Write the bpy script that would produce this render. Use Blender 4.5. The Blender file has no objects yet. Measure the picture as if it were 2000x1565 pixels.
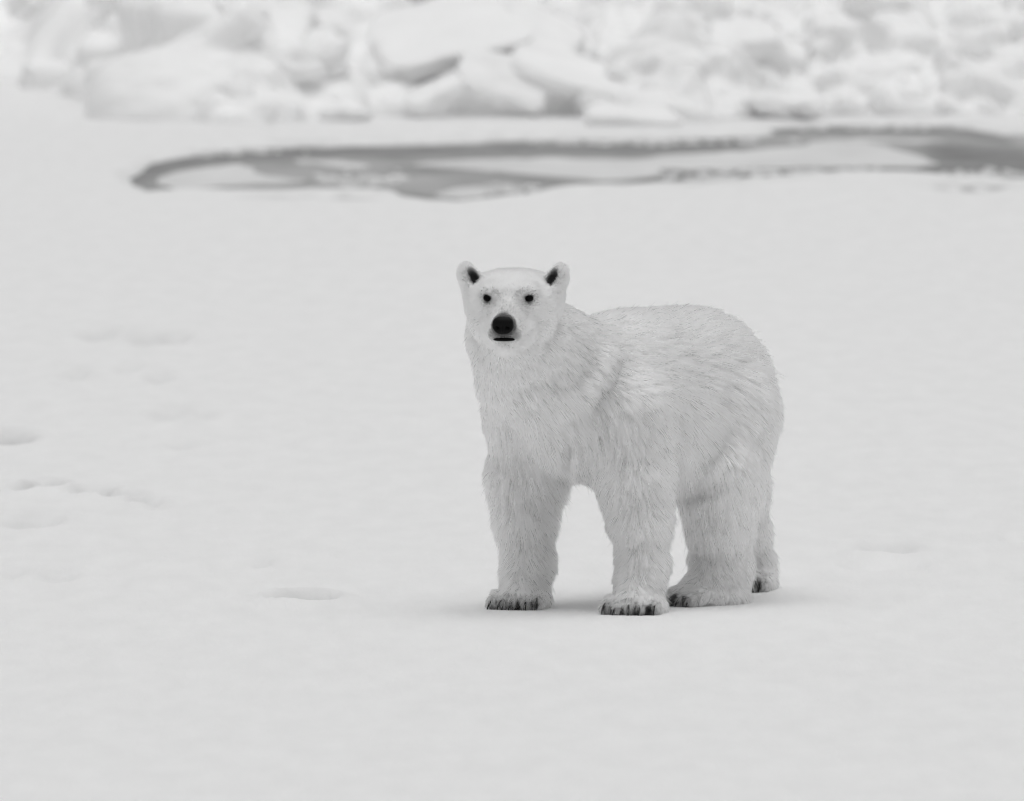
import bpy, math, random
import numpy as np
from mathutils import Vector, Matrix, kdtree, noise as mnoise

random.seed(7)
RNG = np.random.default_rng(11)
sc = bpy.context.scene
COL = sc.collection
R = math.radians

# ------------------------------------------------------------------ camera
CAM_H, CAM_D, PITCH, FPX = 3.497, 50.0, R(3.165), 28000.0
cam_d = bpy.data.cameras.new('camera')
cam = bpy.data.objects.new('camera', cam_d)
COL.objects.link(cam)
cam.location = (0, -CAM_D, CAM_H)
cam.rotation_euler = (R(90) - PITCH, 0, 0)
cam_d.sensor_fit = 'HORIZONTAL'
cam_d.sensor_width = 36.0
cam_d.lens = 36.0 * FPX / 2000.0
cam_d.clip_start = 0.5
cam_d.clip_end = 20000
cam_d.dof.use_dof = True
cam_d.dof.focus_distance = 49.75
cam_d.dof.aperture_fstop = 6.5
sc.camera = cam

# ------------------------------------------------------------------ light: bright overcast
SUN_EL, SUN_AZ = R(82), R(172)          # azimuth from +Y (away from the camera), negative = picture left
world = bpy.data.worlds.new('World')
sc.world = world
world.use_nodes = True
nt = world.node_tree
nt.nodes.clear()
wo = nt.nodes.new('ShaderNodeOutputWorld')
bg = nt.nodes.new('ShaderNodeBackground')
sky = nt.nodes.new('ShaderNodeTexSky')
sky.sky_type = 'NISHITA'
sky.sun_disc = False
sky.sun_elevation = SUN_EL
sky.sun_rotation = SUN_AZ
sky.air_density = 1.0
sky.dust_density = 4.0
bw = nt.nodes.new('ShaderNodeRGBToBW')   # white overcast, the photograph has no colour
nt.links.new(sky.outputs[0], bw.inputs[0])
nt.links.new(bw.outputs[0], bg.inputs[0])
bg.inputs[1].default_value = 0.132
nt.links.new(bg.outputs[0], wo.inputs[0])
sun_d = bpy.data.lights.new('sun', 'SUN')
sun_d.energy = 0.5
sun_d.angle = R(90)
sun = bpy.data.objects.new('sun', sun_d)
COL.objects.link(sun)
sd = Vector((math.sin(SUN_AZ) * math.cos(SUN_EL), math.cos(SUN_AZ) * math.cos(SUN_EL), math.sin(SUN_EL)))
sun.rotation_euler = sd.to_track_quat('Z', 'Y').to_euler()
sun.location = sd * 40
sc.view_settings.view_transform = 'Standard'
sc.view_settings.look = 'None'
sc.view_settings.gamma = 1.0
sc.view_settings.use_curve_mapping = False
sc.view_settings.exposure = 0.0
sc.cycles.max_bounces = 36
sc.cycles.diffuse_bounces = 20
sc.cycles.transmission_bounces = 36
sc.cycles.glossy_bounces = 20
sc.cycles.filter_width = 1.1
sc.cycles_curves.shape = 'RIBBONS'

# ------------------------------------------------------------------ helpers
def px_ground(px, row, z=0.0):
    """the point of the level z that the photograph shows at (px, row)"""
    a = PITCH + math.atan((row - 782.0) / FPX)
    d = (CAM_H - z) / math.tan(a)
    return ((px - 1000.0) / FPX * d, d - CAM_D)

def tag(o, label=None, cat=None, group=None, kind=None):
    if label: o['label'] = label
    if cat: o['category'] = cat
    if group: o['group'] = group
    if kind: o['kind'] = kind
    return o

def new_mat(name):
    m = bpy.data.materials.new(name)
    m.use_nodes = True
    t = m.node_tree
    b = t.nodes['Principled BSDF']
    return m, t, b

def mesh_obj(name, V, F, mat, parent=None, smooth=True):
    me = bpy.data.meshes.new(name)
    if isinstance(V, np.ndarray): V = V.tolist()
    if isinstance(F, np.ndarray): F = F.tolist()
    me.from_pydata(V, [], F)
    me.update()
    if smooth: me.shade_smooth()
    if mat: me.materials.append(mat)
    o = bpy.data.objects.new(name, me)
    COL.objects.link(o)
    if parent: o.parent = parent
    return o

def smooth01(x):
    x = np.clip(x, 0, 1)
    return x * x * (3 - 2 * x)

def vnoise(x, y, seed=0):
    """smooth value noise on numpy arrays, -1..1"""
    xi = np.floor(x).astype(np.int64); yi = np.floor(y).astype(np.int64)
    fx = smooth01(x - xi); fy = smooth01(y - yi)
    def hsh(a, b):
        h = (a * 374761393 + b * 668265263 + seed * 982451653) & 0xffffffff
        h = ((h ^ (h >> 13)) * 1274126177) & 0xffffffff
        h = h ^ (h >> 16)
        return (h & 0xffff) / 32767.5 - 1.0
    return ((hsh(xi, yi) * (1 - fx) + hsh(xi + 1, yi) * fx) * (1 - fy)
            + (hsh(xi, yi + 1) * (1 - fx) + hsh(xi + 1, yi + 1) * fx) * fy)

# ------------------------------------------------------------------ materials
def snow_material(name, base=0.86, rough=0.75, bump=0.25, scale=(9, 2.2, 9), var=0.03, damp_shade=False):
    m, t, b = new_mat(name)
    tc = t.nodes.new('ShaderNodeTexCoord')
    mp = t.nodes.new('ShaderNodeMapping')
    mp.inputs['Scale'].default_value = scale
    t.links.new(tc.outputs['Object'], mp.inputs[0])
    n1 = t.nodes.new('ShaderNodeTexNoise'); n1.inputs['Scale'].default_value = 1.0; n1.inputs['Detail'].default_value = 6
    n1.inputs['Roughness'].default_value = 0.62
    t.links.new(mp.outputs[0], n1.inputs['Vector'])
    n2 = t.nodes.new('ShaderNodeTexNoise'); n2.inputs['Scale'].default_value = 0.22; n2.inputs['Detail'].default_value = 4
    t.links.new(mp.outputs[0], n2.inputs['Vector'])
    mr = t.nodes.new('ShaderNodeMapRange')
    mr.inputs[1].default_value = 0.3; mr.inputs[2].default_value = 0.7
    mr.inputs[3].default_value = base - var; mr.inputs[4].default_value = base + var
    t.links.new(n2.outputs['Fac'], mr.inputs[0])
    col = mr.outputs[0]
    if damp_shade:                                  # wet pond margins, and shade of the dents put into the colour
        at = t.nodes.new('ShaderNodeAttribute'); at.attribute_name = 'damp_shade'
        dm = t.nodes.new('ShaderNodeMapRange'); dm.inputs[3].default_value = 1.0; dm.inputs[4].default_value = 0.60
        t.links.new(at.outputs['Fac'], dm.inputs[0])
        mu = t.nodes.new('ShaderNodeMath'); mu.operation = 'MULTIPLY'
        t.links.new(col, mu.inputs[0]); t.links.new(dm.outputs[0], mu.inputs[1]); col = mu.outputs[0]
    t.links.new(col, b.inputs['Base Color'])
    b.inputs['Roughness'].default_value = rough
    b.inputs['Specular IOR Level'].default_value = 0.15
    bp = t.nodes.new('ShaderNodeBump')
    bp.inputs['Strength'].default_value = bump
    bp.inputs['Distance'].default_value = 0.02
    t.links.new(n1.outputs['Fac'], bp.inputs['Height'])
    t.links.new(bp.outputs[0], b.inputs['Normal'])
    return m

M_SNOW = snow_material('snow_crust', 0.84, bump=0.34, scale=(38, 8, 38), damp_shade=True, var=.018)
M_BLOCK = snow_material('snow_covered_ice', 0.90, bump=0.35, scale=(5, 5, 5))
_b = M_BLOCK.node_tree.nodes['Principled BSDF']       # light soaks into the snow
_b.inputs['Subsurface Weight'].default_value = .5
_b.inputs['Subsurface Radius'].default_value = (1, 1, 1)
_b.inputs['Subsurface Scale'].default_value = .07
M_PATCH = snow_material('frosted_pond_ice', 0.70, bump=0.05, scale=(9, 2.2, 9), var=0.05)

def slush_material():
    m, t, b = new_mat('wet_grey_slush')
    tc = t.nodes.new('ShaderNodeTexCoord')
    mp = t.nodes.new('ShaderNodeMapping')
    mp.inputs['Scale'].default_value = (1.2, 0.35, 1)
    t.links.new(tc.outputs['Object'], mp.inputs[0])
    n = t.nodes.new('ShaderNodeTexNoise'); n.inputs['Scale'].default_value = 1.0; n.inputs['Detail'].default_value = 7
    n.inputs['Roughness'].default_value = 0.6
    t.links.new(mp.outputs[0], n.inputs['Vector'])
    r = t.nodes.new('ShaderNodeMapRange')
    r.inputs[1].default_value = 0.3; r.inputs[2].default_value = 0.7
    r.inputs[3].default_value = 0.82; r.inputs[4].default_value = 1.18
    t.links.new(n.outputs['Fac'], r.inputs[0])
    at = t.nodes.new('ShaderNodeAttribute'); at.attribute_name = 'wet'
    w = t.nodes.new('ShaderNodeMapRange'); w.inputs[3].default_value = 0.47; w.inputs[4].default_value = 0.25
    t.links.new(at.outputs['Fac'], w.inputs[0])
    mu = t.nodes.new('ShaderNodeMath'); mu.operation = 'MULTIPLY'
    t.links.new(w.outputs[0], mu.inputs[0]); t.links.new(r.outputs[0], mu.inputs[1])
    t.links.new(mu.outputs[0], b.inputs['Base Color'])
    b.inputs['Roughness'].default_value = 0.65
    b.inputs['Specular IOR Level'].default_value = 0.12
    return m
M_SLUSH = slush_material()

# ------------------------------------------------------------------ pond outline (on the ice, in metres)
POND_PX = [(255,348),(300,322),(420,299),(500,291),(600,286),(740,288),(860,283),(960,278),(1100,276),(1300,275),(1420,272),
           (1480,268),(1512,260),(1502,252),(1560,248),(1700,246),(1860,247),(1905,254),(1960,264),(2060,269),(2300,280),(2300,372),
           (2150,360),(2000,350),(1900,343),(1800,340),(1700,335),(1600,337),(1500,344),(1400,353),(1250,357),(1120,362),
           (1060,372),(1000,381),(900,391),(840,390),(800,384),(765,373),(690,366),(600,369),(520,371),(430,367),(370,370),(290,373),(268,362)]
POND_Z = -0.035
POND = np.array([px_ground(a, b, POND_Z) for a, b in POND_PX])
YS = 8.0   # the picture squeezes depth; distances to the bank are measured in squeezed depth

def poly_sd(x, y, poly):
    """signed distance (inside positive) to a polygon, depth squeezed"""
    P = poly.copy(); P[:, 1] /= YS
    y = y / YS
    d = np.full(x.shape, 1e9); inside = np.zeros(x.shape, bool)
    n = len(P)
    for i in range(n):
        ax, ay = P[i]; bx, by = P[(i + 1) % n]
        ex, ey = bx - ax, by - ay
        u = np.clip(((x - ax) * ex + (y - ay) * ey) / (ex * ex + ey * ey + 1e-12), 0, 1)
        d = np.minimum(d, np.hypot(x - ax - u * ex, y - ay - u * ey))
        c = ((ay > y) != (by > y)) & (x < (bx - ax) * (y - ay) / (by - ay + 1e-12) + ax)
        inside ^= c
    return np.where(inside, d, -d)

# ------------------------------------------------------------------ snow ground
# dents and old tracks: picture position, half width m, half depth m, depth m
DENTS = [(597,1177,.085,.20,.040),(555,1179,.06,.15,.016),(85,950,.070,.22,.036),(50,955,.05,.18,.018),(185,962,.07,.20,.026),(235,969,.07,.18,.026),
         (280,979,.05,.15,.020),(310,986,.05,.3,.010),(15,856,.09,.4,.03),(195,652,.09,.6,.014),(300,659,.13,.6,.016),(345,661,.06,.5,.012),
         (150,731,.06,.5,.012),(310,736,.05,.5,.012),(250,718,.06,.5,.008),(330,806,.09,.5,.012),(395,809,.05,.4,.009),(355,863,.06,.4,.008),
         (60,1023,.10,.4,.014),(85,1024,.05,.3,.012),(110,1131,.06,.3,.012),(15,1127,.06,.3,.008),(508,1106,.035,.25,.010),
         (1740,1075,.09,.35,.016),(1700,1108,.08,.3,.014),(1770,1107,.08,.3,.012),(1985,1052,.05,.3,.010),(760,832,.10,.4,.012),(850,836,.10,.4,.010),
         (1905,366,.32,1.6,.020),(1650,408,.6,2.0,.02),(1800,392,.5,1.6,.02)]
def ground_height(x, y):
    z = 0.015 * vnoise(x * .35 + 3, y * .11, 1) + 0.007 * vnoise(x * 1.1, y * .30 + 5, 2) + 0.0036 * vnoise(x * 3.2, y * .8, 3) + 0.0018 * vnoise(x * 8, y * 2.0, 4)
    near = np.exp(-((x - .4) ** 2 + (y - .3) ** 2) / 1.6)
    z = z * (1 - near)
    for a, b, w, dp, k in DENTS:
        cx, cy = px_ground(a, b)
        q = ((x - cx) / w) ** 2 + ((y - cy) / dp) ** 2
        k = k * 2.2
        z = z - k * np.exp(-q ** 1.6 * 1.2) + 0.25 * k * np.exp(-((np.sqrt(q) - 1.7) / .5) ** 2)
    z0 = z
    sd = poly_sd(x, y, POND) + 0.03 * vnoise(x * 4, y * 1.0, 8) + 0.014 * vnoise(x * 9, y * 2.2, 9)
    z = z * smooth01(np.abs(sd) / .4)
    z = z + np.where(sd > 0, POND_Z - 0.004 - 0.12 * smooth01(sd / .25), POND_Z * (1 - smooth01(-sd / .12)) - 0.004 * (1 - smooth01(-sd / .02)))
    # gentle snow swell between pond and bear on the right
    cx, cy = px_ground(1680, 352)
    z = z + 0.09 * np.exp(-((x - cx - .1) / 1.1) ** 2 - ((y - cy + 3.4) / 2.6) ** 2) * (sd < 0)
    return z

def graded(lo, hi, step, far, grow=1.35):
    a = list(np.arange(lo, hi + step * .5, step))
    s = step
    while a[-1] < far: s *= grow; a.append(a[-1] + s)
    s = step
    while a[0] > -far: s *= grow; a.insert(0, a[0] - s)
    return np.array(a)
gx = graded(-5.4, 5.4, .04, 4000)
gy = graded(-12, 62, .085, 4000)
gy = np.unique(np.concatenate([gy, np.arange(-4, 12, .04), np.arange(34, 50, .045)]))
gy = gy[np.concatenate([[True], np.diff(gy) > .012])]
GX, GY = np.meshgrid(gx, gy)
GZ = ground_height(GX, GY)
def grid_faces(ny, nx):
    i = np.arange((ny - 1) * (nx - 1)); r = i // (nx - 1); c = i % (nx - 1)
    a = r * nx + c
    return np.stack([a, a + 1, a + nx + 1, a + nx], 1)
def np_mesh(name, V, F, mat, parent=None, smooth=True):
    me = bpy.data.meshes.new(name)
    nv, nf, k = len(V), len(F), F.shape[1]
    me.vertices.add(nv); me.vertices.foreach_set('co', np.ascontiguousarray(V, np.float32).ravel())
    me.loops.add(nf * k); me.loops.foreach_set('vertex_index', np.ascontiguousarray(F, np.int32).ravel())
    me.polygons.add(nf); me.polygons.foreach_set('loop_start', np.arange(0, nf * k, k, dtype=np.int32))
    me.update(calc_edges=True); me.validate()
    if smooth: me.shade_smooth()
    if mat: me.materials.append(mat)
    o = bpy.data.objects.new(name, me); COL.objects.link(o)
    if parent: o.parent = parent
    return o
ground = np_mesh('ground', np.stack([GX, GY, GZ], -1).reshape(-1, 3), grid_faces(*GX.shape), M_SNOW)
damp_shade = np.zeros(GX.shape)
for a, b, w, dp, k in DENTS[:24]:  # shade inside each dent, painted as darker snow
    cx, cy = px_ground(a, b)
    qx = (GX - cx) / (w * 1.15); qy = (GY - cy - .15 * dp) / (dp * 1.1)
    damp_shade = np.maximum(damp_shade, min(1, (k / .034) ** 1.4) * np.exp(-(qx ** 2 + qy ** 2) ** 1.3) * (.8 + .35 * vnoise(GX * 18, GY * 9, 71)))
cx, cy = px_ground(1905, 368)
damp_shade = np.maximum(damp_shade, 1.3 * np.exp(-((GX - cx) / .26) ** 2 - ((GY - cy) / .75) ** 2) * np.clip(.35 + 1.1 * vnoise(GX * 12, GY * 3, 78), 0, 1))
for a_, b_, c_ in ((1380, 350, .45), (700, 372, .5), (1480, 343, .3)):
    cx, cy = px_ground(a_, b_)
    damp_shade = np.maximum(damp_shade, np.exp(-((GX - cx) / c_) ** 2 - ((GY - cy + .6) / .8) ** 2) * np.clip(.1 + 1.1 * vnoise(GX * 10, GY * 3, 79), 0, 1))
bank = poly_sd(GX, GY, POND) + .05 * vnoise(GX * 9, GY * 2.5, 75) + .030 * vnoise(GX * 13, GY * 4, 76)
damp_shade = np.maximum(damp_shade, np.where(bank > -.16, .38 * np.clip(1 + bank / .10, 0, 1) * (.7 + .5 * vnoise(GX * 20, GY * 5, 77)), 0))
da = ground.data.attributes.new('damp_shade', 'FLOAT', 'POINT')
da.data.foreach_set('value', damp_shade.astype(np.float32).ravel())
tag(ground, 'flat snow covered sea ice with faint dents and old tracks', kind='structure')

# ------------------------------------------------------------------ pond sheet and the paler ice on it
def sheet(name, pts, z, mat, thick=0.0):
    """a filled, finely edged flat sheet with a real edge"""
    n = len(pts)
    out = []
    for i in range(n):
        p0, p1, p2, p3 = (np.array(pts[(i + k) % n]) for k in (-1, 0, 1, 2))
        for u in np.linspace(0, 1, 6, endpoint=False):
            q = .5 * ((2 * p1) + (p2 - p0) * u + (2 * p0 - 5 * p1 + 4 * p2 - p3) * u ** 2 + (3 * p1 - p0 - 3 * p2 + p3) * u ** 3)
            out.append(q)
    out = np.array(out)
    out[:, 0] += .030 * vnoise(out[:, 0] * 6, out[:, 1] * 2, 21)
    out[:, 1] += .22 * vnoise(out[:, 0] * 9, out[:, 1] * 3, 22)
    V = [(x, y, z) for x, y in out]
    k = len(V)
    F = [tuple(range(k))]
    if thick:
        V += [(x, y, z - thick) for x, y in out]
        F += [(i, k + i, k + (i + 1) % k, (i + 1) % k) for i in range(k)]
    area = sum(V[i][0] * V[(i + 1) % k][1] - V[(i + 1) % k][0] * V[i][1] for i in range(k))
    if area < 0: F = [tuple(reversed(f)) for f in F]
    return mesh_obj(name, V, F, mat, smooth=False)

# how deep and wet the slush is: darkest along these channels
WET = [([(255,350),(300,330),(420,308),(520,299),(740,297),(960,291),(1200,289),(1420,283)], .95, .21),
       ([(1480,258),(1600,254),(1860,255),(1960,275)], 1.0, .10), ([(1250,353),(1500,338),(1700,331),(1950,330),(2300,330)], 1.15, .10),
       ([(1860,300),(2000,310),(2300,320)], 1.15, .25), ([(285,366),(370,368)], .9, .05), ([(780,330),(900,338),(1060,352),(1160,355)], .62, .12), ([(780,378),(880,390),(980,382),(1080,362)], .62, .08)]
def wetness(x, y):
    w = np.full(x.shape, .28)
    for pl, k, fall in WET:
        P = np.array([px_ground(a, b, POND_Z) for a, b in pl]); P[:, 1] /= YS
        d = np.full(x.shape, 1e9)
        for (ax, ay), (bx, by) in zip(P, P[1:]):
            u = np.clip(((x - ax) * (bx - ax) + (y / YS - ay) * (by - ay)) / ((bx - ax) ** 2 + (by - ay) ** 2), 0, 1)
            d = np.minimum(d, np.hypot(x - ax - u * (bx - ax), y / YS - ay - u * (by - ay)))
        w = np.maximum(w, k * np.exp(-(d / fall) ** 2))
    return w + .16 * vnoise(x * 4, y * 1.2, 61) + .16 * vnoise(x * 11, y * 4, 62)
PX_, PY_ = np.meshgrid(np.linspace(-3.4, 5.4, 260), np.linspace(33.5, 49.5, 160))
pond = np_mesh('melt_pond', np.stack([PX_, PY_, PX_ * 0 + POND_Z], -1).reshape(-1, 3), grid_faces(*PX_.shape), M_SLUSH)
wa = pond.data.attributes.new('wet', 'FLOAT', 'POINT')
wa.data.foreach_set('value', wetness(PX_, PY_).astype(np.float32).ravel())
tag(pond, 'long grey slushy melt pond in the ice in front of the ridge', kind='structure')

PATCHES = [
 ('pale oval ice skin at the left tip of the grey pond', [(305,352),(340,337),(400,328),(460,321),(490,326),(510,340),(560,347),(592,353),(560,358),(480,361),(400,366),(340,367)]),
 ('thin bright sliver of ice between pond rim and left ice skin', [(575,313),(640,313),(722,322),(700,328),(640,322)]),
 ('longest pale ice sheet along the middle of the grey pond', [(795,321),(900,313),(1050,308),(1180,312),(1280,305),(1400,296),(1560,286),(1600,276),(1700,279),(1770,296),(1824,317),(1790,325),(1640,326),(1500,328),(1380,331),(1280,328),(1300,340),(1240,349),(1150,349),(1060,343),(940,331),(860,327)]),
 ('small bright ice oval by the near edge of the grey pond', [(850,377),(880,369),(920,364),(960,364),(988,368),(960,378),(915,388),(880,387)]),
 ('narrow pale ice strip in the far right arm of the pond', [(1605,273),(1700,270),(1840,274),(1800,278),(1700,276)]),
]
for lab, P in PATCHES:
    o = sheet('ice_sheet', [px_ground(a, b, POND_Z + .006) for a, b in P], POND_Z + .006, M_PATCH, .006)
    tag(o, lab, 'ice sheet', 'pale ice sheets on the melt pond')

def surface_nets(D, lo, vx):
    s = D < 0
    nx, ny, nz = D.shape
    c = np.zeros((nx - 1, ny - 1, nz - 1), np.int8)
    for a in (0, 1):
        for b in (0, 1):
            for e in (0, 1):
                c += s[a:nx - 1 + a, b:ny - 1 + b, e:nz - 1 + e]
    act = (c > 0) & (c < 8)
    idx = np.full(act.shape, -1, np.int64); cells = np.argwhere(act); idx[act] = np.arange(len(cells))
    acc = np.zeros((len(cells), 3)); cnt = np.zeros(len(cells))
    cor = [(a, b, e) for a in (0, 1) for b in (0, 1) for e in (0, 1)]
    for i in range(8):
        for j in range(i + 1, 8):
            df = np.abs(np.subtract(cor[i], cor[j]))
            if df.sum() != 1: continue
            d0 = D[tuple((cells + cor[i]).T)]; d1 = D[tuple((cells + cor[j]).T)]
            m = (d0 < 0) != (d1 < 0)
            u = np.where(m, d0 / np.where(m, d0 - d1, 1), 0)
            acc += m[:, None] * (np.array(cor[i]) + u[:, None] * np.subtract(cor[j], cor[i])); cnt += m
    V = lo + vx * (cells + acc / cnt[:, None])
    F = []
    for ax in range(3):
        o1, o2 = (ax + 1) % 3, (ax + 2) % 3
        sl0 = [slice(None)] * 3; sl1 = [slice(None)] * 3
        sl0[ax] = slice(0, -1); sl1[ax] = slice(1, None)
        cr = s[tuple(sl0)] != s[tuple(sl1)]
        e = np.argwhere(cr)
        e = e[(e[:, o1] > 0) & (e[:, o2] > 0) & (e[:, o1] < D.shape[o1] - 1) & (e[:, o2] < D.shape[o2] - 1)]
        inside = s[tuple(e.T)]
        u1 = np.zeros(3, int); u1[o1] = 1; u2 = np.zeros(3, int); u2[o2] = 1
        q = np.stack([idx[tuple((e - u1 - u2).T)], idx[tuple((e - u2).T)], idx[tuple(e.T)], idx[tuple((e - u1).T)]], 1)
        q[~inside] = q[~inside][:, ::-1]
        F.append(q)
    return V, np.concatenate(F)

# small flecks of frozen slush scattered on the pond near its banks
fr = random.Random(3)
FV, FF = [], []
for a0, b0, da_, db_, n_ in ((700, 352, 70, 12, 36), (1380, 345, 130, 6, 40), (1550, 335, 160, 5, 40), (1000, 372, 60, 8, 25), (1930, 340, 90, 6, 30), (450, 300, 120, 4, 30), (1250, 279, 250, 4, 60), (1700, 250, 180, 3, 30)):
    for _ in range(n_):
        x0, y0 = px_ground(a0 + fr.gauss(0, da_ * .6), b0 + fr.gauss(0, db_ * .6), POND_Z)
        r0 = fr.uniform(.012, .05); k0 = len(FV); m_ = 7
        for ring, zz in ((1.0, 0.0), (.75, .012)):
            for i in range(m_):
                t_ = 2 * math.pi * i / m_; q_ = r0 * ring * (.7 + .6 * ((i * 37 + k0) % 10) / 10)
                FV.append((x0 + q_ * math.cos(t_), y0 + 3.5 * q_ * math.sin(t_), POND_Z + zz))
        for i in range(m_): FF.append((k0 + i, k0 + (i + 1) % m_, k0 + m_ + (i + 1) % m_, k0 + m_ + i))
        FF.append(tuple(range(k0 + m_, k0 + 2 * m_)))
tag(mesh_obj('slush_flecks', FV, FF, M_PATCH, smooth=False), 'pale flecks of frozen slush scattered along the pond margins', kind='stuff')

# ------------------------------------------------------------------ pressure ridge
def foot_y(x):
    """where the ridge starts to rise, by the photograph's foot line"""
    fx = np.array([-6, -3.6, -3.0, -2.3, -1.8, -1.2, 0, .6, 1.2, 1.8, 3.5, 6.0])
    fy = np.array([58, 55, 51.5, 47.4, 47.0, 48.2, 49.2, 48.6, 47.5, 48.6, 49.0, 50])
    return np.interp(x, fx, fy)
def ridge_height(x, y):
    t = y - foot_y(x) - .4
    p = .55 * smooth01(t / 3.5) + 1.2 * smooth01((t - 2.5) / 7) - 1.3 * smooth01((t - 14) / 12)
    n = .22 * vnoise(x * 1.3, y * .8, 31) + .14 * vnoise(x * 3, y * 1.7, 32) + .05 * vnoise(x * 7, y * 4, 33)
    n = n * smooth01(t / 1.6)
    return p + n - .25 * (1 - smooth01((t + .3) / .5)) + .06
rx = graded(-5.2, 5.2, .05, 60, 1.12)
ry = np.concatenate([np.arange(45.5, 58, .06), np.arange(58, 84, .5)])
RX, RY = np.meshgrid(rx, ry)
RZ = ridge_height(RX, RY)
ridge = np_mesh('ice_ridge', np.stack([RX, RY, RZ], -1).reshape(-1, 3), grid_faces(*RX.shape), M_BLOCK)
tag(ridge, 'pressure ridge of snow covered sea ice behind the pond', kind='structure')

def block_mesh(name, seed, power=3.2, amp=.14, freq=1.5, n=20):
    """a rounded, weathered lump of ice: superellipsoid pushed about by noise"""
    V, F = [], []
    off = Vector((seed * 3.7, seed * 1.3, seed * 2.1))
    for i in range(n + 1):
        th = math.pi * i / n
        for j in range(2 * n):
            ph = math.pi * j / n
            d = Vector((math.sin(th) * math.cos(ph), math.sin(th) * math.sin(ph), math.cos(th)))
            r = (abs(d.x) ** power + abs(d.y) ** power + abs(d.z) ** power) ** (-1 / power)
            r *= 1 + amp * mnoise.noise(d * freq + off) + amp * .45 * mnoise.noise(d * freq * 2.7 + off) + amp * .2 * mnoise.noise(d * freq * 6 + off)
            V.append(d * r)
    w = 2 * n
    for i in range(n):
        for j in range(w):
            F.append((i * w + j, (i + 1) * w + j, (i + 1) * w + (j + 1) % w, i * w + (j + 1) % w))
    me = bpy.data.meshes.new(name)
    me.from_pydata([tuple(v) for v in V], [], F); me.update(); me.shade_smooth(); me.validate()
    me.materials.append(M_BLOCK)
    return me
LUMPS = [block_mesh('ice_block', k, 2.4 + .35 * (k % 4), .30, 1.5 + .2 * (k % 3)) for k in range(8)]
SLABS = [block_mesh('ice_slab', 20 + k, 7.0, .20, 1.5) for k in range(4)]

def at_depth(px, row, y):
    """the point at depth y that the photograph shows at (px, row)"""
    d = y + CAM_D
    return Vector(((px - 1000) / FPX * d, y, CAM_H - d * math.tan(PITCH + math.atan((row - 782) / FPX))))

def place(me, name, px, row, y, w, h, dep, rot=(0, 0, 0), parent=None):
    """w, h in photograph pixels at that depth, dep in metres"""
    o = bpy.data.objects.new(name, me); COL.objects.link(o)
    s = (y + CAM_D) / FPX / 2
    o.location = at_depth(px, row, y)
    o.scale = (w * s, dep, h * s)
    o.rotation_euler = tuple(R(a) for a in rot)
    if parent: o.parent = parent
    return o
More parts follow.
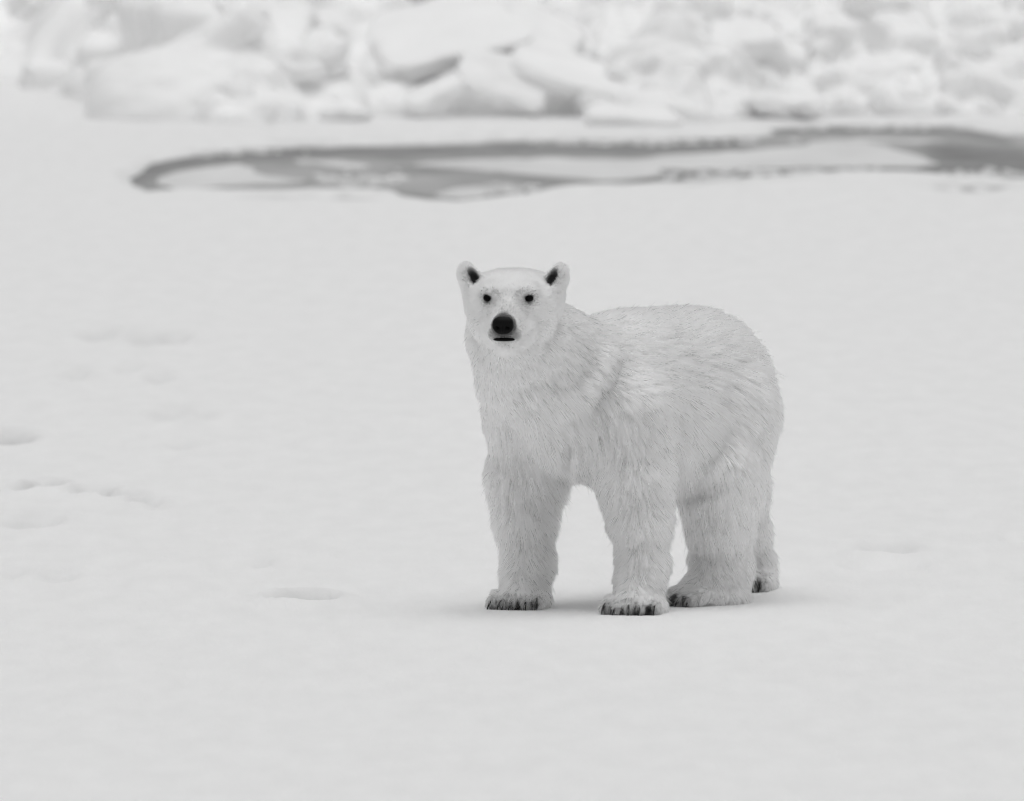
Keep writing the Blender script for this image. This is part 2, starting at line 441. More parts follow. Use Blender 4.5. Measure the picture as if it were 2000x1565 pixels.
# the fused mass of snow covered rubble: one surface grown from many tilted blocks
def snow_mass():
    vx = .028
    l = np.array([-5.0, 46.2, -.15]); n = np.array([358, 250, 56])
    X = l[0] + vx * np.arange(n[0]); Y = l[1] + vx * np.arange(n[1]); Z = l[2] + vx * np.arange(n[2])
    g2x, g2y = np.meshgrid(X, Y, indexing='ij')
    t = g2y - foot_y(g2x)
    base = .72 * smooth01(t / 3.0) + .25 * smooth01((t - 2) / 4) - .10 * (1 - smooth01(t / .5)) + .07 * vnoise(g2x * 1.5, g2y, 41)
    G = ((Z[None, None, :] - base[..., None]) * .85).astype(np.float32)
    q = random.Random(21)
    for k_ in range(1500):
        x = q.uniform(-4.9, 4.9)
        tt = q.random() ** 1.2
        y = float(foot_y(x)) + .15 + 4.0 * tt
        bz = float(.72 * smooth01(np.array((y - float(foot_y(x))) / 3.0)))
        fine = x > 1.2
        big = q.random() < (.035 if fine else .14)
        sz = (q.uniform(.15, .30) if big else q.uniform(.045, .13)) * (.6 + .6 * min(1, tt * 1.8))
        hb = np.array([sz * q.uniform(.9, 1.8), sz * q.uniform(.6, 1.0), sz * q.uniform(.3, .65)])
        rot = np.array(Matrix.Rotation(q.uniform(-.6, .6), 3, 'Y') @ Matrix.Rotation(q.uniform(-.5, .5), 3, 'X') @ Matrix.Rotation(q.uniform(0, 6.3), 3, 'Z'))
        c = np.array([x, y, bz + q.uniform(-.2, .7) * sz])
        rr_ = min(hb) * (.45 if fine else .6); kk = .075 if fine else .13
        ext = np.linalg.norm(hb) + kk + .06
        i0 = np.clip(((c - ext - l) / vx).astype(int), 0, n - 1); i1 = np.clip(((c + ext - l) / vx).astype(int) + 1, 1, n)
        if (i1 <= i0).any(): continue
        P = np.stack(np.meshgrid(X[i0[0]:i1[0]], Y[i0[1]:i1[1]], Z[i0[2]:i1[2]], indexing='ij'), -1) - c
        wob = .05 * vnoise(P[..., 0] * 6 + k_, P[..., 2] * 6 + P[..., 1] * 4, 50)
        Q = np.abs(P @ rot) - (hb - rr_)
        dd = np.linalg.norm(np.maximum(Q, 0), axis=-1) + np.minimum(Q.max(-1), 0) - rr_ + wob * .6
        blk = G[i0[0]:i1[0], i0[1]:i1[1], i0[2]:i1[2]]
        hh = np.clip(.5 + .5 * (blk - dd) / kk, 0, 1)
        blk[...] = blk * (1 - hh) + dd * hh - kk * hh * (1 - hh)
    # the two big smooth drifts on the left
    for (px_, rw_, y_), (ra_, rb_, rc_) in (((325, 215, 48.5), (.58, 1.0, .42)), ((460, 95, 50.2), (.75, 1.0, .32))):
        dd_ = (y_ + CAM_D)
        c = np.array([(px_ - 1000) / FPX * dd_, y_, CAM_H - dd_ * math.tan(PITCH + math.atan((rw_ - 782) / FPX))])
        P = np.stack(np.meshgrid(X, Y, Z, indexing='ij'), -1)
        i0 = np.clip(((c - 1.5 - l) / vx).astype(int), 0, n - 1); i1 = np.clip(((c + 1.5 - l) / vx).astype(int) + 1, 1, n)
        sl = tuple(slice(i0[k], i1[k]) for k in range(3))
        Q = P[sl] - c
        Q = Q + .05 * vnoise(Q[..., 0] * 3 + 7, Q[..., 2] * 4 + Q[..., 1] * 2, 95)[..., None]
        rv = np.array([ra_, rb_, rc_])
        k0_ = np.linalg.norm(Q / rv, axis=-1); k1_ = np.linalg.norm(Q / rv ** 2, axis=-1)
        dd = k0_ * (k0_ - 1) / (k1_ + 1e-6)
        hh = np.clip(.5 + .5 * (G[sl] - dd) / .18, 0, 1)
        G[sl] = G[sl] * (1 - hh) + dd * hh - .18 * hh * (1 - hh)
    gx3, gy3, gz3 = (a.astype(np.float32) for a in np.meshgrid(X, Y, Z, indexing='ij'))
    am = np.where(gx3 > .6, 1.0, .45).astype(np.float32)
    m_ = np.abs(G) < .12
    G[m_] += (am * (.030 * vnoise(gx3 * 6, gz3 * 8 + gy3 * 5, 91) + .018 * vnoise(gx3 * 14 + gy3 * 3, gz3 * 17 + gy3 * 9, 92)))[m_]
    return surface_nets(G, l, vx)
SV, SF = snow_mass()
mass = np_mesh('snow_covered_rubble', SV, SF, M_BLOCK)
tag(mass, 'jumbled snow covered ice rubble fused along the foot of the ridge', kind='structure')

BIG = [
 ('ice_block', 'upright round block of ice beside the right flank of the smooth mound', LUMPS[2], 455, 205, 47.5, 80, 100, .16, (0, 0, 0)),
 ('ice_slab', 'widest tilted ice slab with dark gap under its left end', SLABS[0], 870, 70, 49.6, 290, 50, .55, (20, -14, 6)),
 ('ice_slab', 'flat pale triangular ice plate leaning upright in the middle of the ridge', SLABS[1], 978, 160, 48.7, 170, 120, .09, (-48, 14, 8)),
 ('ice_slab', 'long narrow ice slab sloping down right from the triangular plate', SLABS[2], 1170, 165, 48.9, 330, 36, .3, (16, 19, -6)),
 ('ice_slab', 'upper long ice slab running parallel above the sloping narrow one', SLABS[3], 1030, 55, 49.9, 210, 40, .35, (18, 24, -4)),
 ('ice_block', 'low tongue shaped ice block lying nearest the pond below the slabs', SLABS[0], 1232, 232, 47.3, 180, 36, .26, (8, 2, 4)),
 ('ice_slab', 'curved leaf shaped ice piece leaning left of the triangular plate', SLABS[2], 850, 182, 48.5, 110, 28, .16, (14, -26, 10)),
 ('ice_block', 'long low snow bolster at the foot of the crumbled ice rubble', LUMPS[5], 1530, 203, 48.4, 150, 40, .2, (8, 3, 0)),
 ('ice_block', 'overhanging ice block with a dark notch under its left corner', SLABS[3], 1440, 75, 49.6, 150, 46, .30, (10, -6, 12)),
 ('ice_block', 'knobby ice boulder with dark hollows left of the widest tilted slab', LUMPS[3], 615, 110, 49.0, 120, 90, .25, (10, 0, 20)),
 ('ice_block', 'small flat ice lump resting on the snow below the knobby boulder', LUMPS[4], 675, 222, 48.0, 100, 34, .18, (0, -4, 0)),
]
for nm, lab, me, px, row, y, w, h, dep, rot in BIG:
    tag(place(me, nm, px, row, y, w, h, dep, rot), lab, 'ice block', 'ice blocks heaped along the pressure ridge')
rr = random.Random(5)
for k in range(46):
    px = rr.uniform(-350, 2350)
    x = (px - 1000) / FPX * 98.5
    t = rr.random() ** 1.1
    y = float(foot_y(x)) + .5 + 4.2 * t
    z = float(.72 * smooth01(np.array((y - float(foot_y(x))) / 3.0)))+.03
    o = bpy.data.objects.new('ice_block', rr.choice(LUMPS + SLABS[:2])); COL.objects.link(o)
    sz = rr.uniform(.06, .14) * (1 + .8 * t) * (1.0 if px > 1300 else 1.15)
    o.scale = (sz * rr.uniform(.9, 1.7), sz * rr.uniform(.8, 1.2), sz * rr.uniform(.6, 1.0))
    o.location = (x, y, z - .1 * sz)
    o.rotation_euler = (rr.uniform(-.5, .5), rr.uniform(-.6, .6), rr.uniform(0, 6.28))
    o.parent = mass

# ==================================================================== POLAR BEAR
HD = np.array([-.64, -.768, 0.0])          # heading of the body
LF = np.array([.768, -.64, 0.0])           # the bear's own left
MID = np.array([.5125, .3075, 0.0])
UP = np.array([0, 0, 1.0])
def B(s, t, z): return MID + HD * s + LF * t + UP * z
def W(px, row, y): return np.array(at_depth(px, row, y))
def unit(v): v = np.asarray(v, float); return v / (np.linalg.norm(v) + 1e-12)

HF = unit([-.12, -.97, -.16])              # head: forward
HR = unit(np.cross(HF, UP))                # towards picture right is -HR or HR, fixed below
if HR[0] < 0: HR = -HR
HU = unit(np.cross(HR, HF));  HU = HU if HU[2] > 0 else -HU
HC = np.array([.004, -.395, 1.085])        # head centre
def H(r, f, u): return HC + HR * r + HF * f + HU * u

PR = []      # primitives, in order
def cone(a, b, ra, rb, k, mode, ln): PR.append(dict(t='c', a=np.array(a), b=np.array(b), ra=ra, rb=rb, k=k, mode=mode, ln=ln))
def ell(c, r, k, mode, ln, ax=None): PR.append(dict(t='e', c=np.array(c), r=np.array(r, float), ax=np.eye(3) if ax is None else np.array(ax), k=k, mode=mode, ln=ln))
def cut(c, r, k, ax=None): PR.append(dict(t='x', c=np.array(c), r=np.array(r, float), ax=np.eye(3) if ax is None else np.array(ax), k=k, mode='cut', ln=0))
BODY_AX = [HD, LF, UP]
HEAD_AX = [HR, HF, HU]
# trunk
ell(B(-.20, 0, .72), (.29, .255, .295), .10, 'torso', .074, BODY_AX)
ell(B(.05, 0, .70), (.36, .262, .258), .12, 'torso', .074, BODY_AX)
ell(B(.31, 0, .72), (.27, .25, .258), .12, 'torso', .050, BODY_AX)
ell(B(.24, 0, .86), (.22, .16, .14), .12, 'torso', .040, BODY_AX)
ell(B(.02, 0, .85), (.34, .17, .172), .10, 'torso', .045, BODY_AX)
ell(B(.06, .12, .585), (.29, .165, .175), .08, 'torso', .068, BODY_AX)
# neck
cone(B(.42, 0, .80), [.015, -.27, .985], .205, .163, .055, 'neck', .042)
cone(B(.46, -.02, .66), [.02, -.33, .93], .15, .122, .06, 'neck', .050)
cone(W(990, 715, -.17), W(1010, 800, .03), .090, .092, .08, 'neck', .045)
cone(W(1020, 800, .06), W(1026, 900, .13), .110, .110, .09, 'neck', .045)
# head
ell(H(0, 0, .015), (.142, .165, .108), .022, 'head', .020, HEAD_AX)
for sg in (-1, 1): ell(H(.075 * sg, -.03, .046), (.070, .10, .052), .05, 'head', .018, HEAD_AX)
ell(H(0, .03, -.045), (.147, .122, .084), .035, 'head', .034, HEAD_AX)
cone(H(0, .08, .012), H(0, .258, -.014), .070, .043, .035, 'muzzle', .008)
cone(H(0, .05, -.100), H(0, .220, -.078), .082, .036, .030, 'muzzle', .016)
cone(H(0, .06, -.12), W(985, 740, -.30), .075, .085, .05, 'neck', .060)
for sg in (-1, 1):
    ell(H(.058 * sg, .110, .084), (.036, .035, .018), .04, 'head', .012, HEAD_AX)      # brow
    cut(H(.074 * sg, .178, .052), (.034, .034, .030), .03, HEAD_AX)                    # eye socket
    cone(H(.030 * sg, .235, -.045), H(.045 * sg, .15, -.055), .028, .045, .03, 'muzzle', .008)  # lip
# ears
EAR = []
for sg in (-1, 1):
    c = H(.160 * sg, -.02, .106)
    ux = unit(HU * .9 + HR * .42 * sg)
    fx = unit(HF * .88 - HR * .18 * sg)
    rx_ = unit(np.cross(ux, fx)); fx = np.cross(rx_, ux)
    cone(H(.112 * sg, -.03, .015), H(.152 * sg, -.02, .092), .062, .031, .03, 'head', .014)
    ell(c, (.031, .022, .046), .025, 'ear', .012, [rx_, fx, ux])
    EAR.append((c, rx_, fx, ux, sg))
    cut(c + fx * .026 - HR * sg * .018 - ux * .008, (.021, .030, .042), .006, [rx_, fx, ux])

# legs: joint lists (centre, radius)
def limb(js, mode, ln, k=.05):
    for (a, ra), (b, rb) in zip(js, js[1:]): cone(a, b, ra, rb, k, mode, ln)
RFp, LFp = np.array([.035, .10, 0]), np.array([.434, -.16, 0])
LHp, RHp = np.array([.720, .27, 0]), np.array([.872, 1.02, 0])
limb([(B(.335, -.155, .72), .166), (W(1026, 930, .15), .114), (W(1024, 1010, .13), .085), (W(1030, 1090, .12), .067), (W(1031, 1160, .12), .063)], 'fleg', .056)
limb([(B(.36, .145, .70), .164), (W(1242, 930, -.10), .114), (W(1249, 1010, -.12), .086), (W(1254, 1090, -.13), .065), (W(1252, 1165, -.13), .063)], 'fleg', .056)
limb([(B(-.19, .14, .66), .190), (W(1402, 930, .22), .142), (W(1406, 1010, .26), .101), (W(1406, 1090, .33), .086), (W(1414, 1155, .32), .072)], 'hleg', .058, .045)
limb([(B(-.22, -.10, .66), .16), (W(1430, 950, .95), .110), (W(1455, 1030, 1.03), .068), (W(1472, 1090, 1.08), .052), (W(1477, 1130, 1.06), .050)], 'hleg', .045)
# paws with toes
CLAWS, GAPS = [], []
def paw(c, d, wdt, lng, mode='paw'):
    d = unit(d); s = np.array([-d[1], d[0], 0.0])
    ell(c + d * .015 + UP * .034, (lng * .5, wdt * .5, .044), .04, mode, .036, [d, s, UP])
    PR[-1]['d'] = d
    if mode == 'paw' and wdt > .12: cone(c + UP * .11, c + d * lng * .30 + UP * .045, .058, .040, .045, 'fleg', .034)
    for i in range(5):
        u = (i - 2) / 2.0
        fwd = lng * .5 + .028 - .020 * u * u
        base = c + s * u * wdt * .40 + d * (fwd - .065) + UP * .046
        tip = c + s * u * wdt * .45 + d * fwd + UP * .026
        cone(base, tip, .024, .0205, .010, 'toe', .026)
        PR[-1]['d'] = d
        CLAWS.append((tip + UP * random.uniform(-.006, .006), unit(d + s * (u * .18 + random.uniform(-.3, .3))), s))
        if i: GAPS.append((.5 * (tip + last) + UP * random.uniform(-.004, .014) + s * random.uniform(-.006, .006), random.uniform(.5, 1.7)))
        last = tip
paw(RFp, (-.22, -.97, 0), .172, .20)
paw(LFp, (-.20, -.98, 0), .185, .21)
paw(LHp + np.array([-.02, .0, 0]), (-.80, -.60, 0), .17, .27)
paw(RHp + np.array([0, -.02, 0]), (-.25, -.97, 0), .105, .22)

def pdist(p, P):
    if p['t'] == 'c':
        ab = p['b'] - p['a']; L2 = ab @ ab
        u = np.clip(((P - p['a']) @ ab) / L2, 0, 1)
        return np.linalg.norm(P - p['a'] - u[..., None] * ab, axis=-1) - (p['ra'] + (p['rb'] - p['ra']) * u)
    q = np.stack([(P - p['c']) @ p['ax'][i] for i in range(3)], -1)
    k0 = np.linalg.norm(q / p['r'], axis=-1); k1 = np.linalg.norm(q / p['r'] ** 2, axis=-1)
    return k0 * (k0 - 1) / (k1 + 1e-9)
def pbox(p, m):
    if p['t'] == 'c':
        r = max(p['ra'], p['rb']) + m
        return np.minimum(p['a'], p['b']) - r, np.maximum(p['a'], p['b']) + r
    r = max(p['r']) + m
    return p['c'] - r, p['c'] + r
VX = .010
lo = np.min([pbox(p, .05)[0] for p in PR], 0); hi = np.max([pbox(p, .05)[1] for p in PR], 0)
dim = np.ceil((hi - lo) / VX).astype(int) + 1
D = np.full(dim, .2, np.float32)
def carve(plist):
    for p in plist:
        b0, b1 = pbox(p, p['k'] * 1.5 + .04)
        i0 = np.clip(((b0 - lo) / VX).astype(int), 0, dim - 1); i1 = np.clip(((b1 - lo) / VX).astype(int) + 2, 1, dim)
        g = np.stack(np.meshgrid(*[lo[a] + VX * np.arange(i0[a], i1[a]) for a in range(3)], indexing='ij'), -1)
        d = pdist(p, g)
        blk = D[i0[0]:i1[0], i0[1]:i1[1], i0[2]:i1[2]]
        k = p['k']
        if p['mode'] == 'cut':
            h_ = np.clip(.5 - .5 * (blk + d) / k, 0, 1)
            blk[...] = blk * (1 - h_) - d * h_ + k * h_ * (1 - h_)
        else:
            h_ = np.clip(.5 + .5 * (blk - d) / k, 0, 1)
            blk[...] = blk * (1 - h_) + d * h_ - k * h_ * (1 - h_)
def tri_sample(P):
    q = (P - lo) / VX
    i = np.clip(np.floor(q).astype(int), 0, dim - 2); f = q - i
    r = 0
    for a in (0, 1):
        for b in (0, 1):
            for c in (0, 1):
                w = (f[:, 0] if a else 1 - f[:, 0]) * (f[:, 1] if b else 1 - f[:, 1]) * (f[:, 2] if c else 1 - f[:, 2])
                r = r + w * D[i[:, 0] + a, i[:, 1] + b, i[:, 2] + c]
    return r
def grad(P, e=.008):
    g = np.stack([tri_sample(P + e * np.eye(3)[a]) - tri_sample(P - e * np.eye(3)[a]) for a in range(3)], -1)
    return g / (np.linalg.norm(g, axis=1, keepdims=True) + 1e-9)
carve(PR)
def skin_at(px, row):
    """where the line of sight of the photograph first meets the animal, and the outward normal there"""
    ys = np.arange(-1.0, 1.6, .006)
    P = np.array([W(px, row, y) for y in ys])
    inb = ((P > lo + .03) & (P < hi - .03)).all(1)
    dd = np.where(inb, tri_sample(np.clip(P, lo + .02, hi - .02)), .2)
    q = P[np.argmax(dd < 0)]
    return q, grad(q[None])[0]
def fold(pts, r, depth, k, mode, ln):
    """a roll of skin (depth < 0: a crease) along points seen in the photograph"""
    qs = [skin_at(*p) for p in pts]
    cs = [q - n * depth for q, n in qs]
    for c0, c1 in zip(cs, cs[1:]):
        PR.append(dict(t='c', a=c0, b=c1, ra=r, rb=r, k=k, mode=mode, ln=ln)); FOLDS.append(PR[-1])
FOLDS = []
fold([(1040, 768), (1095, 780), (1140, 762), (1172, 722), (1183, 690)], .050, .031, .028, 'neck', .050)
carve(FOLDS); FOLDS.clear()
fold([(1318, 950), (1350, 958), (1395, 950)], .036, -.020, .035, 'cut', 0)
fold([(1110, 860), (1108, 905), (1120, 930)], .022, -.006, .015, 'cut', 0)
carve(FOLDS)
BV, BF = surface_nets(D, lo, VX)

# ---- markings: bare dark skin in the ears, between the toes and greyish short hair on the muzzle; painted trough shade
def on_face(r_, u_, sink):
    f = np.linspace(.32, .0, 320)
    dd = tri_sample(np.array([H(r_, a, u_) for a in f]))
    return H(r_, f[np.argmax(dd < 0)] - sink, u_)
EYES = [on_face(-.071, .056, .005), on_face(.070, .056, .005)]
NOSE = H(0, .288, -.006)
def tint(P, tm):
    """1 = white fur, 0 = black"""
    c = np.ones(len(P))
    for ce, ra, fa, ua, sg in EAR:
        q = P - (ce + fa * .012 - HR * sg * .018 - ua * .010)
        e = np.sqrt(((q @ ra) / .021) ** 2 + ((q @ fa) / .026) ** 2 + ((q @ ua) / .038) ** 2)
        c = np.minimum(c, .03 + .97 * smooth01((e - .62) / .60))
    for ey in EYES:
        e = np.linalg.norm(P - ey, axis=1)
        c = np.minimum(c, .04 + .96 * smooth01((e - .0145) / .008))
        e = np.linalg.norm(P - (ey - np.sign((ey - HC) @ HR) * HR * .017 - HU * .003), axis=1)
        c = np.minimum(c, .03 + .97 * smooth01((e - .006) / .007))
        q = P - (ey + (HC - ey) @ HR * HR * .22 - HU * .018)
        e = np.linalg.norm(q, axis=1)
        c = np.minimum(c, .84 + .16 * smooth01((e - .010) / .022))
        e = np.linalg.norm((P - (ey - HU * .036 - HF * .004)) * np.array([1.4, 1, .7]), axis=1)
        c = np.minimum(c, .80 + .20 * smooth01((e - .006) / .018))
        q = P - (ey - np.sign((ey - HC) @ HR) * HR * .022 + HU * .014)     # darker above the inner corner
        c = np.minimum(c, .82 + .18 * smooth01((np.linalg.norm(q, axis=1) - .006) / .016))
        for k_ in range(6):                                                # trough shade tinted into the fur, from the eye down the muzzle side
            q = P - (ey - np.sign((ey - HC) @ HR) * HR * .004 * k_ - HU * .016 * k_ + HF * .010 * k_)
            c = np.minimum(c, .84 + .16 * smooth01((np.linalg.norm(q, axis=1) - .003) / .012))
    spk = vnoise((P @ HR) * 260 + 9, (P @ HU) * 260 + (P @ HF) * 150, 81)
    e = np.linalg.norm((P - H(0, .225, .035)) * np.array([1, .6, .7]), axis=1)
    c = np.minimum(c, 1 - (.22 + .30 * np.clip(spk, 0, 1)) * (1 - smooth01((e - .012) / .040)))
    e = np.linalg.norm(P - H(0, .262, .030), axis=1)
    c = np.minimum(c, .36 + .64 * smooth01((e - .008) / .020))
    for sg in (-1, 1):
        e = np.linalg.norm((P - H(.046 * sg, .268, -.046)) * np.array([1, .6, .8]), axis=1)
        c = np.minimum(c, .50 + .50 * smooth01((e - .008) / .016))
    q = P - H(0, .298, -.042)
    e = np.sqrt(((q @ HR) / .7) ** 2 + (q @ HU) ** 2 + ((q @ HF) / 2) ** 2)
    c = np.minimum(c, .15 + .85 * smooth01((e - .008) / .016))
    e = np.linalg.norm((P - H(0, .292, -.036)) * np.array([.62, 1, 1]), axis=1)
    c = np.minimum(c, .46 + .54 * smooth01((e - .030) / .020))
    e = np.linalg.norm(P - NOSE, axis=1)
    c = np.minimum(c, .15 + .85 * smooth01((e - .040) / .012))
    for tip, d, s in CLAWS:                     # toes soiled and damp
        e = np.linalg.norm(P - tip, axis=1)
        c = np.minimum(c, .72 + .28 * smooth01((e - .025) / .035))
    for g, gs in GAPS:
        e = np.linalg.norm((P - g) * np.array([1, 1, .6]), axis=1)
        c = np.minimum(c, .10 + .90 * smooth01((e - .009 * gs) / .010))
    for tip, d, s in CLAWS:
        e = np.linalg.norm(P - (tip + d * .018 - UP * .004), axis=1)
        c = np.minimum(c, .15 + .85 * smooth01((e - .006) / .010))
    return c

# ---- materials of the bear
def attr_mat(name, dark, light, rough, hair=False):
    m, t, b = new_mat(name)
    at = t.nodes.new('ShaderNodeAttribute'); at.attribute_name = 'tint'
    mr = t.nodes.new('ShaderNodeMapRange')
    mr.inputs[3].default_value = dark; mr.inputs[4].default_value = light
    t.links.new(at.outputs['Fac'], mr.inputs[0])
    if hair:
        out = t.nodes['Material Output']
        t.nodes.remove(b)
        hb = t.nodes.new('ShaderNodeBsdfHairPrincipled'); hb.parametrization = 'COLOR'
        t.links.new(mr.outputs[0], hb.inputs['Color'])
        hb.inputs['Roughness'].default_value = rough; hb.inputs['Radial Roughness'].default_value = .6
        t.links.new(hb.outputs[0], out.inputs[0])
    else:
        t.links.new(mr.outputs[0], b.inputs['Base Color'])
        b.inputs['Roughness'].default_value = rough
        b.inputs['Specular IOR Level'].default_value = .1
    return m
M_SKIN = attr_mat('bear_undercoat', .01, .58, .9)
M_FUR = attr_mat('white_fur', .008, .955, .5, hair=True)
def plain(name, v, rough, spec=.5):
    m, t, b = new_mat(name)
    n = t.nodes.new('ShaderNodeTexNoise'); n.inputs['Scale'].default_value = 90; n.inputs['Detail'].default_value = 5
    mr = t.nodes.new('ShaderNodeMapRange'); mr.inputs[3].default_value = v * .7; mr.inputs[4].default_value = v * 1.3
    t.links.new(n.outputs['Fac'], mr.inputs[0]); t.links.new(mr.outputs[0], b.inputs['Base Color'])
    bp = t.nodes.new('ShaderNodeBump'); bp.inputs['Strength'].default_value = .25; bp.inputs['Distance'].default_value = .002
    t.links.new(n.outputs['Fac'], bp.inputs['Height']); t.links.new(bp.outputs[0], b.inputs['Normal'])
    b.inputs['Roughness'].default_value = rough; b.inputs['Specular IOR Level'].default_value = spec
    return m
M_NOSE = plain('black_nose_leather', .004, .5, .10)
M_EYE = plain('dark_eye', .003, .25, .06)
M_CLAW = plain('dark_claw_horn', .012, .4, .3)

bear = bpy.data.objects.new('polar_bear', None)
COL.objects.link(bear)
bear.empty_display_size = .2
bear.location = (.5125, .3075, 0)
tag(bear, 'white polar bear standing on the snow with its head turned to the camera', 'polar bear')
def under_bear(o):
    o.location.z = -.004                       # the weight presses the paws a little into the snow
    o.parent = bear
    o.matrix_parent_inverse = Matrix.Translation(-Vector(bear.location))
    return o
body = under_bear(np_mesh('body', BV, BF, M_SKIN))
ta = body.data.attributes.new('tint', 'FLOAT', 'POINT')
ta.data.foreach_set('value', tint(BV, None).astype(np.float32))

# ---- fur
tris = np.concatenate([BF[:, [0, 1, 2]], BF[:, [0, 2, 3]]])
A_, B_, C_ = BV[tris[:, 0]], BV[tris[:, 1]], BV[tris[:, 2]]
area = .5 * np.linalg.norm(np.cross(B_ - A_, C_ - A_), axis=1)
cen = (A_ + B_ + C_) / 3
# finer, denser hair on head and paws
dens = np.where(np.linalg.norm(cen - H(0, .08, 0), axis=1) < .24, 4.0, 1.0) * np.where(cen[:, 2] < .10, 2.0, 1.0)
N_CL = 125000
pick = RNG.choice(len(tris), N_CL, p=area * dens / (area * dens).sum())
u, v = RNG.random(N_CL), RNG.random(N_CL)
sw = u + v > 1; u[sw] = 1 - u[sw]; v[sw] = 1 - v[sw]
CP = A_[pick] + u[:, None] * (B_ - A_)[pick] + v[:, None] * (C_ - A_)[pick]
CN = grad(CP)
keep = ~((CP[:, 2] < .012))
for ey in EYES: keep &= np.linalg.norm(CP - ey, axis=1) > .013
q = CP - NOSE
keep &= np.sqrt(((q @ HR) / .036) ** 2 + ((q @ HU) / .030) ** 2 + ((q @ HF) / .05) ** 2) > 1
CP, CN = CP[keep], CN[keep]
n_cl = len(CP)

# flow and length blended from the nearest primitives
def flow_of(p, P, N):
    m = p['mode']
    n = len(P)
    if m == 'torso':
        dn = smooth01((.92 - P[:, 2]) / .45)
        return -HD * (1.0 - .55 * dn)[:, None] - UP * (.12 + 1.0 * dn)[:, None]
    if m == 'neck':
        return np.tile(-HD * .8 - UP * .75, (n, 1)) + .25 * N * np.array([1, 1, 0])
    if m == 'head': return np.tile(-HF - UP * .35, (n, 1))
    if m == 'muzzle': return np.tile(-HF - UP * .1, (n, 1))
    if m == 'ear': return np.tile(UP * 1.0 - HF * .15, (n, 1)) + .5 * np.sign((P - HC) @ HR)[:, None] * HR
    if m == 'fleg': return np.tile(-UP + .95 * np.array([.15, .98, 0]), (n, 1))
    if m == 'hleg': return np.tile(-UP - HD * .45, (n, 1))
    return np.tile(p['d'] * .8 - UP * .6, (n, 1))
FLOW = np.zeros((n_cl, 3)); LEN = np.zeros(n_cl); WS = np.zeros(n_cl)
for p in PR:
    if p['mode'] == 'cut': continue
    d = pdist(p, CP)
    sg_ = .012 if p['mode'] in ('ear', 'toe', 'paw', 'muzzle') else .03
    w = np.exp(-np.clip(d, 0, None) / sg_)
    f = flow_of(p, CP, CN)
    FLOW += w[:, None] * f / (np.linalg.norm(f, axis=1, keepdims=True) + 1e-9)
    LEN += w * p['ln']; WS += w
LEN /= WS + 1e-9
FLOW -= (FLOW * CN).sum(1, keepdims=True) * CN
FLOW /= np.linalg.norm(FLOW, axis=1, keepdims=True) + 1e-6
def n3(P, f, s): return np.array([mnoise.noise(Vector(p) * f + Vector((s, s * 2, 0))) for p in P])
w1, w2 = n3(CP, 9, 3.1), n3(CP, 28, 8.4)
side = np.cross(CN, FLOW)
FLOW = FLOW + side * (.30 * w1 + .24 * w2)[:, None]
FLOW /= np.linalg.norm(FLOW, axis=1, keepdims=True) + 1e-9
# feathering: back of the legs, belly
under = smooth01((-CN[:, 2] - .05) / .5) * (CP[:, 2] > .3) * (CP[:, 2] < .75)
back_leg = smooth01(-(CN @ HD) - .1) * (CP[:, 2] < .45) * (CP[:, 2] > .09)
LEN = LEN * (1 + .5 * under + .75 * back_leg) * (1 + .20 * w2 + .12 * w1)
dey = np.min([np.linalg.norm(CP - e_, axis=1) for e_ in EYES], 0)
cav = np.ones(n_cl)
for ce, ra, fa, ua, sg in EAR:
    q = CP - (ce + fa * .012 - HR * sg * .018 - ua * .010)
    e = np.sqrt(((q @ ra) / .021) ** 2 + ((q @ fa) / .026) ** 2 + ((q @ ua) / .038) ** 2)
    cav = np.minimum(cav, .12 + .88 * smooth01((e - .85) / .4))
LEN *= cav
LEN *= .30 + .70 * smooth01((dey - .012) / .035)
TUFT = LEN > .026

# tufts: neighbouring clumps lean together
n_tf = 7000
ti = RNG.choice(n_cl, n_tf, replace=False)
kd = kdtree.KDTree(n_tf)
for k_, i_ in enumerate(ti): kd.insert(CP[i_], k_)
kd.balance()
near = np.array([kd.find(p)[1] for p in CP])
t_tip = CP[ti] + LEN[ti][:, None] * (FLOW[ti] * .93 + CN[ti] * .30)

HPC = 4
NP = 5
rad = np.where(TUFT, .0055, .0038)
ang = RNG.random((n_cl, HPC)) * 2 * np.pi
rd = np.sqrt(RNG.random((n_cl, HPC))) * rad[:, None]
side = np.cross(CN, FLOW)
roots = CP[:, None] + side[:, None] * (rd * np.cos(ang))[..., None] + FLOW[:, None] * (rd * np.sin(ang))[..., None]
roots = roots.reshape(-1, 3)
own = np.repeat(np.arange(n_cl), HPC)
for _ in range(2): roots = roots - (tri_sample(roots)[:, None] + .002) * grad(roots)
NN = grad(roots)
FL = FLOW[own] - (FLOW[own] * NN).sum(1, keepdims=True) * NN
FL += .16 * RNG.normal(size=FL.shape)
FL /= np.linalg.norm(FL, axis=1, keepdims=True) + 1e-9
STRAY = RNG.random(len(own)) < .02
L = LEN[own] * (.70 + .55 * RNG.random(len(own))) * np.where(STRAY, 1.15, 1)
lift0 = .58 + .10 * RNG.normal(size=len(own)); lift1 = .17 + .08 * RNG.normal(size=len(own)) + .06 * w1[own] + .13 * STRAY
PTS = np.zeros((len(own), NP, 3))
PTS[:, 0] = roots
cur = roots.copy()
for j in range(1, NP):
    a = lift0 + (lift1 - lift0) * ((j - .5) / (NP - 1)) ** .6
    dirv = FL * np.cos(a)[:, None] + NN * np.sin(a)[:, None] - UP * (.10 * j / NP) * (L / .05)[:, None]
    dirv /= np.linalg.norm(dirv, axis=1, keepdims=True)
    cur = cur + dirv * (L / (NP - 1))[:, None]
    PTS[:, j] = cur
c_tip = PTS[:, -1].reshape(n_cl, HPC, 3).mean(1)
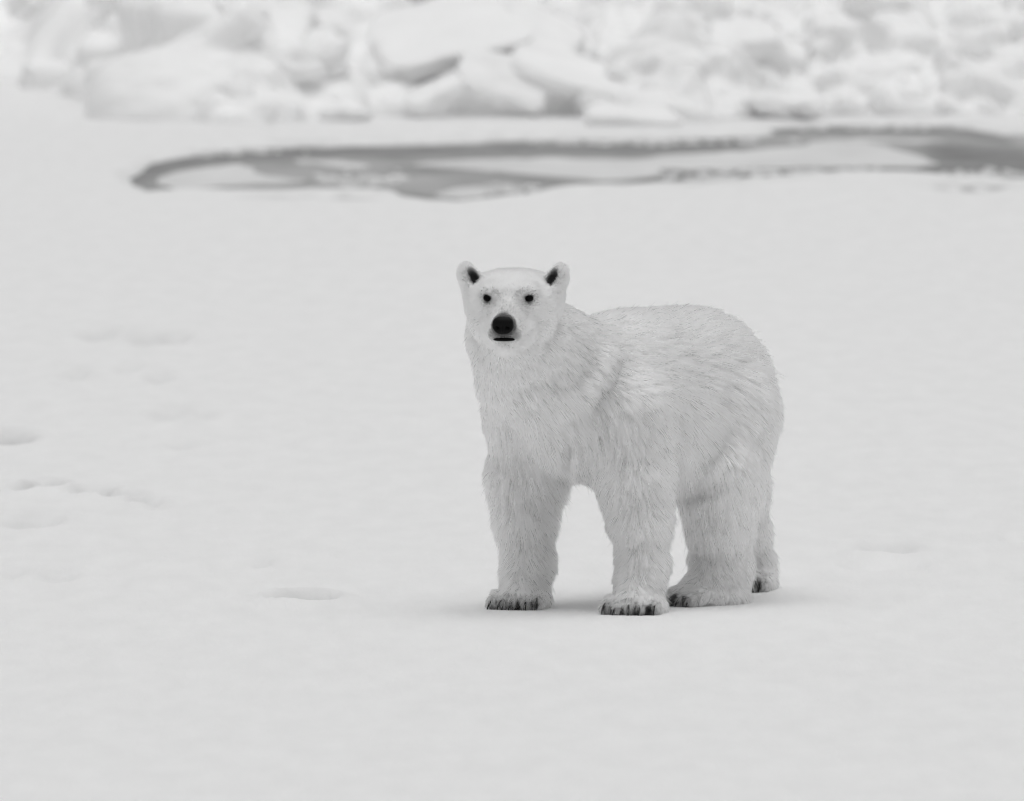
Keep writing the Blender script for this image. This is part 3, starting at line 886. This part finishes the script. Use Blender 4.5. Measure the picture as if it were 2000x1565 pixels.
tz = (t_tip[near] - c_tip); tl = np.linalg.norm(tz, axis=1, keepdims=True)
tz = tz * np.minimum(1, .018 / (tl + 1e-9)) * TUFT[:, None]
tip_shift = (c_tip[own] - PTS[:, -1].copy()) * ((.58 * TUFT[own] + .15) * ~STRAY)[:, None] + tz[own] * .32
for j in range(1, NP):
    PTS[:, j] += tip_shift * ((j / (NP - 1)) ** 1.6)
PTS[..., 2] = np.maximum(PTS[..., 2], .003)
nh = len(own)
streak = 1 - TUFT * (.70 * (RNG.random(n_cl) < .20) * RNG.random(n_cl) + .06 * RNG.random(n_cl))
tn = np.clip(tint(roots, None) ** 1.9 * streak[own] * (1 + .05 * RNG.normal(size=nh)), 0, 1)
hc = bpy.data.hair_curves.new('fur')
hc.add_curves([NP] * nh)
hc.attributes['position'].data.foreach_set('vector', PTS.astype(np.float32).ravel())
ra = hc.attributes.get('radius') or hc.attributes.new('radius', 'FLOAT', 'POINT')
prof = np.array([1.0, 1.0, .9, .65, .18])
base_r = np.where(TUFT[own], .00074, .00056)
ra.data.foreach_set('value', (base_r[:, None] * prof[None]).astype(np.float32).ravel())
tt = hc.attributes.new('tint', 'FLOAT', 'CURVE')
tt.data.foreach_set('value', tn.astype(np.float32))
hc.materials.append(M_FUR)
fur = bpy.data.objects.new('fur', hc); COL.objects.link(fur)
under_bear(fur)
print('hairs', nh, 'body verts', len(BV))

# ---- nose, eyes, lips, claws
def lathe_ball(name, c, ax, r, mat, shape=None, n=20):
    V, F = [], []
    for i in range(n + 1):
        th = math.pi * i / n
        for j in range(2 * n):
            ph = math.pi * j / n
            d = [math.sin(th) * math.cos(ph), math.cos(th), math.sin(th) * math.sin(ph)]
            if shape: d = shape(*d)
            V.append(c + sum(np.array(ax[k]) * d[k] * r[k] for k in range(3)))
    w = 2 * n
    for i in range(n):
        for j in range(w):
            F.append((i * w + j, i * w + (j + 1) % w, (i + 1) * w + (j + 1) % w, (i + 1) * w + j))
    return under_bear(mesh_obj(name, [tuple(v) for v in V], F, mat))
def nose_shape(x, y, z):
    k = (abs(x) ** 2.6 + abs(y) ** 2.6 + abs(z) ** 2.6) ** (-1 / 2.6)
    x, y, z = x * k, y * k, z * k
    x *= 1.0 - .22 * max(0, -z) ** 1.5
    for sg in (-1, 1):                                   # nostrils
        g = math.exp(-(((x - .46 * sg) / .20) ** 2 + ((z + .18) / .20) ** 2)) * (1 if y > 0 else 0)
        y -= .55 * g
    y -= .12 * math.exp(-(x / .07) ** 2) * (z < .1) * (y > 0)
    return x, y, z
lathe_ball('nose', NOSE, HEAD_AX, (.0375, .024, .031), M_NOSE, nose_shape, 32)
for ey in EYES:
    lathe_ball('eye', ey, HEAD_AX, (.0165, .014, .0125), M_EYE)
def lip_shape(x, y, z): return x, y - .5 * x * x, z - .35 * x * x
mf = np.linspace(.34, .10, 300)
mouth_f = mf[np.argmax(tri_sample(np.array([H(0, a, -.058) for a in mf])) < 0)]
lathe_ball('mouth', H(0, mouth_f + .002, -.058), HEAD_AX, (.038, .013, .0068), M_NOSE, lip_shape)

def claw(tip, d, s):
    V, F = [], []
    m, nn = 7, 8
    for i in range(m):
        u_ = i / (m - 1)
        c = tip + d * (.010 + .034 * math.sin(u_ * 1.2)) + UP * (.010 * (1 - u_) - .024 * u_ * u_)
        c = np.array([c[0], c[1], max(c[2], .004)])
        r_ = .0064 * (1 - u_) ** .7 + .0006
        for j in range(nn):
            a = 2 * math.pi * j / nn
            V.append(tuple(c + s * math.cos(a) * r_ * .75 + UP * math.sin(a) * r_))
    for i in range(m - 1):
        for j in range(nn):
            F.append((i * nn + j, i * nn + (j + 1) % nn, (i + 1) * nn + (j + 1) % nn, (i + 1) * nn + j))
    F.append(tuple(range(nn))[::-1]); F.append(tuple(range((m - 1) * nn, m * nn)))
    under_bear(mesh_obj('claw', V, F, M_CLAW))
for tip, d, s in CLAWS: claw(tip, d, s)
